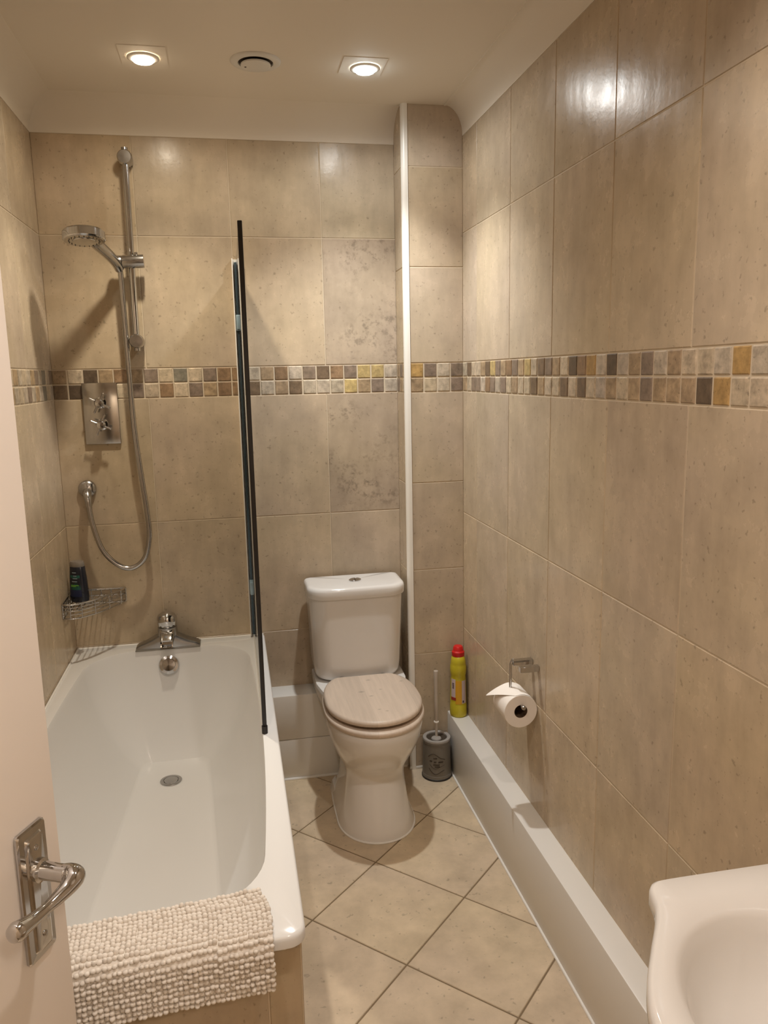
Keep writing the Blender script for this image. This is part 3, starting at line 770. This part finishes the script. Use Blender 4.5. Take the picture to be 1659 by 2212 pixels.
b = B(); b.lathe([(.020, 0), (.020, .003), (.016, .004), (0, .0035)], (1.245, yc, bz - .131), n=28, cap1=False); b.build('waste', M_chrome, bs)

# ------------------------------------------------------------------ bobbled bath mat hung over the near end of the bath
bm_ = thing('bath_mat', 'cream bobbled bath mat hung over the near end of the bath', 'bath mat', (.34, -1.66, .57))
def drape(v):        # v metres along the mat from its inner edge -> (y, z, normal)
    pts = drape.pts if hasattr(drape, 'pts') else None
    if pts is None:
        q = [(-1.560, .5850), (-1.580, .5795), (-1.602, .5755), (-1.650, .5740), (-1.6975, .5735)]
        q += [(-1.6975 - .022 * math.sin(math.radians(9 * k)), .5515 + .022 * math.cos(math.radians(9 * k))) for k in range(1, 11)] + [(-1.7205, .50), (-1.7215, .30)]
        pts = drape.pts = [Vector((0, y, z)) for y, z in q]
    d = 0.
    for a, c in zip(pts, pts[1:]):
        L = (c - a).length
        if d + L >= v or c is pts[-1]:
            p = a + (c - a) * ((v - d) / L); t = (c - a).normalized(); return p.y, p.z, Vector((0, t.z, -t.y)) if t.z > 0 else Vector((0, t.z, -t.y))
        d += L
xm0, xm1, vm = .02, .634, .219
b = B(); rows = []
def mpos(x, v):
    y, z, n = drape(v); k = max(0., 1 - v / .11)
    return Vector((x - .030 * k * k * (x - xm0) / (xm1 - xm0), y, z)), n.normalized()
ys = lambda x: .022 + .055 * max(0., 1 - (x - xm0) / (xm1 - xm0))       # the mat hangs slightly askew
nv = 40
for i in range(nv + 1):
    r0, r1 = [], []
    for j in range(25):
        x = xm0 + (xm1 - xm0) * j / 24; p, n = mpos(x, ys(x) + (vm - .023 * (1 - j / 24)) * i / nv); r0.append(p); r1.append(p + n * .004)
    rows.append(r0 + r1[::-1])
b.loft(rows, True, True); b.build('backing', M_mat, bm_, ang=80)
ico = bmesh.new(); bmesh.ops.create_icosphere(ico, subdivisions=2, radius=1.); ico.verts.index_update()
iv = [v.co.copy() for v in ico.verts]; iF = [[v.index for v in f.verts] for f in ico.faces]; ico.free()
VV, FF = [], []
pit = .0088; nx = int((xm1 - xm0) / pit)
for j in range(nx + 1):
    x0 = xm0 + .003 + j * (xm1 - xm0 - .006) / nx; Lx = vm - .023 * (1 - j / nx); nvv = int(Lx / .0098)
    for i in range(nvv + 1):
        x = x0 + random.uniform(-.0012, .0012); v = ys(x0) + .003 + (Lx - .005) * i / nvv + random.uniform(-.0009, .0009)
        p, n = mpos(x, v); s_ = random.uniform(.0043, .0055); hgt = random.uniform(.0040, .0065)
        if random.random() < .07: hgt *= 1.25
        tx = Vector((1, 0, 0)); ty = n.cross(tx); k0 = len(VV); c = p + n * (.0035 + hgt * .45)
        VV += [c + tx * (q.x * s_ * 1.02) + ty * (q.y * s_ * .92) + n * (q.z * hgt) for q in iv]; FF += [[a + k0 for a in f] for f in iF]
me = bpy.data.meshes.new('pile'); o0 = OFF[bm_]; me.from_pydata([tuple(v - o0) for v in VV], [], FF); me.materials.append(M_mat)
for p in me.polygons: p.use_smooth = True
po = bpy.data.objects.new('pile', me); COL.objects.link(po); po.parent = bm_; po['kind'] = 'stuff'; po['label'] = 'rows of chenille bobbles'

# ------------------------------------------------------------------ ceiling fittings
def spot_fit(x, y, label, px, py, hot, col, estr):
    t = thing('ceiling_spotlight', label, 'ceiling light', (x, y, ZC - .006), 'recessed ceiling spotlights')
    b = B(); b.box((px - .066, py - .066, ZC - .0010), (px + .066, py + .066, ZC - .0001), .0002, 1); b.build('mounting_plate', M_ceil, t)
    b = B(); b.lathe([(.046, .0026), (.046, .0045), (.043, .0065), (.033, .0075), (.0315, .005)], (x, y, ZC), (0, 0, -1), 40, cap0=False, cap1=False); b.build('bezel', M_trim, t)
    b = B(); b.lathe([(.0305, .003), (.0300, .010), (.027, .0135), (.0, .015)], (x, y, ZC), (0, 0, -1), 36, cap0=False, cap1=False)
    b.build('lamp', mat('lit_lamp', (.9, .9, .9), .4, emit=col, estr=estr), t)
spot_fit(.416, -.424, 'lit warm white ceiling spotlight above the bath', .418, -.440, 1, (1, .82, .60), 26)
spot_fit(1.065, -.433, 'lit cool white ceiling spotlight above the toilet', 1.056, -.445, 1, (.88, .97, 1.), 48)
vt = thing('ceiling_vent', 'round white extractor vent between the two ceiling spotlights', 'vent', (.737, -.437, ZC - .03))
b = B(); b.lathe([(.0745, .0002), (.0735, .003), (.070, .0055), (.058, .0075), (.0515, .006), (.0505, .001)], (.737, -.437, ZC), (0, 0, -1), 56, cap0=False, cap1=False); b.build('outer_ring', M_lens, vt)
b = B(); b.lathe([(.051, .0012), (.0, .0012)], (.737, -.437, ZC), (0, 0, -1), 48, cap0=False, cap1=False); plabel(b.build('throat_shade', M_dark, vt), 'flat dark disc standing in for shade in the gap')  # no opening here: shade behind the vent disc is put into the colour
b = B(); b.lathe([(.012, .001), (.012, .007), (.041, .0075), (.0440, .0095), (.0440, .0135), (.038, .0155), (.0, .0162)], (.737, -.437, ZC), (0, 0, -1), 56, cap0=False, cap1=False); disc = b.build('disc', M_lens, vt)
b = B(); b.lathe([(.0032, .0140), (.0032, .0163), (.0, .0165)], (.707, -.432, ZC), (0, 0, -1), 14, cap0=False, cap1=False); b.build('screw', M_dark, disc)

# ------------------------------------------------------------------ lights
def spot(x, y, z, power, col, deg=150, blend=.9, r=.027):
    d = bpy.data.lights.new('spotlight', 'SPOT'); d.energy = power; d.color = col; d.spot_size = math.radians(deg); d.spot_blend = blend; d.shadow_soft_size = r
    o = bpy.data.objects.new('spotlight', d); COL.objects.link(o); o.location = (x, y, z); return o
spot(.416, -.424, ZC - .045, 44, (1, .88, .70), 106, 1.)
spot(.416, -.424, ZC - .045, 4.5, (1, .87, .68), 178, .5)
spot(1.065, -.433, ZC - .045, 64, (1, 1., .97), 106, 1.)
spot(1.065, -.433, ZC - .045, 5.0, (1, .98, .94), 178, .5)
spot(.416, -2.08, ZC - .045, 33, (1, .89, .79), 130, 1.)
spot(1.040, -2.08, ZC - .045, 33, (1, .89, .79), 130, 1.)
d = bpy.data.lights.new('hall_fill', 'POINT'); d.energy = 30; d.color = (1, .87, .74); d.shadow_soft_size = .10
o = bpy.data.objects.new('hall_fill', d); COL.objects.link(o); o.location = (1.0, YF - .75, 2.3)  # unseen lamp added in the hall for warm front fill
wd = bpy.data.worlds.new('world'); S.world = wd; wd.use_nodes = True
wd.node_tree.nodes['Background'].inputs[0].default_value = (1, .85, .7, 1); wd.node_tree.nodes['Background'].inputs[1].default_value = .02

# ------------------------------------------------------------------ camera
cam = bpy.data.cameras.new('camera'); co = bpy.data.objects.new('camera', cam); COL.objects.link(co)
yaw, pitch, roll = .1900, -.1746, -.0204
f_ = Vector((math.sin(yaw) * math.cos(pitch), math.cos(yaw) * math.cos(pitch), math.sin(pitch))); r_ = Vector((math.cos(yaw), -math.sin(yaw), 0)); u_ = r_.cross(f_)
R = math.cos(roll) * r_ + math.sin(roll) * u_; U = -math.sin(roll) * r_ + math.cos(roll) * u_
m = Matrix((R, U, -f_)).transposed().to_4x4(); m.translation = Vector((.6091, -2.9648, 1.5547)); co.matrix_world = m
cam.sensor_fit = 'VERTICAL'; cam.sensor_height = 36.; cam.lens = 1691.9 / 2212 * 36.; cam.clip_start = .02
S.camera = co
S.view_settings.view_transform = 'Standard'; S.view_settings.look = 'None'; S.view_settings.gamma = 1; S.view_settings.use_curve_mapping = False
S.view_settings.exposure = 0.06
S.cycles.use_denoising = True; S.cycles.sample_clamp_indirect = 4.; S.cycles.max_bounces = 10; S.cycles.diffuse_bounces = 7; S.cycles.caustics_reflective = False; S.cycles.caustics_refractive = False
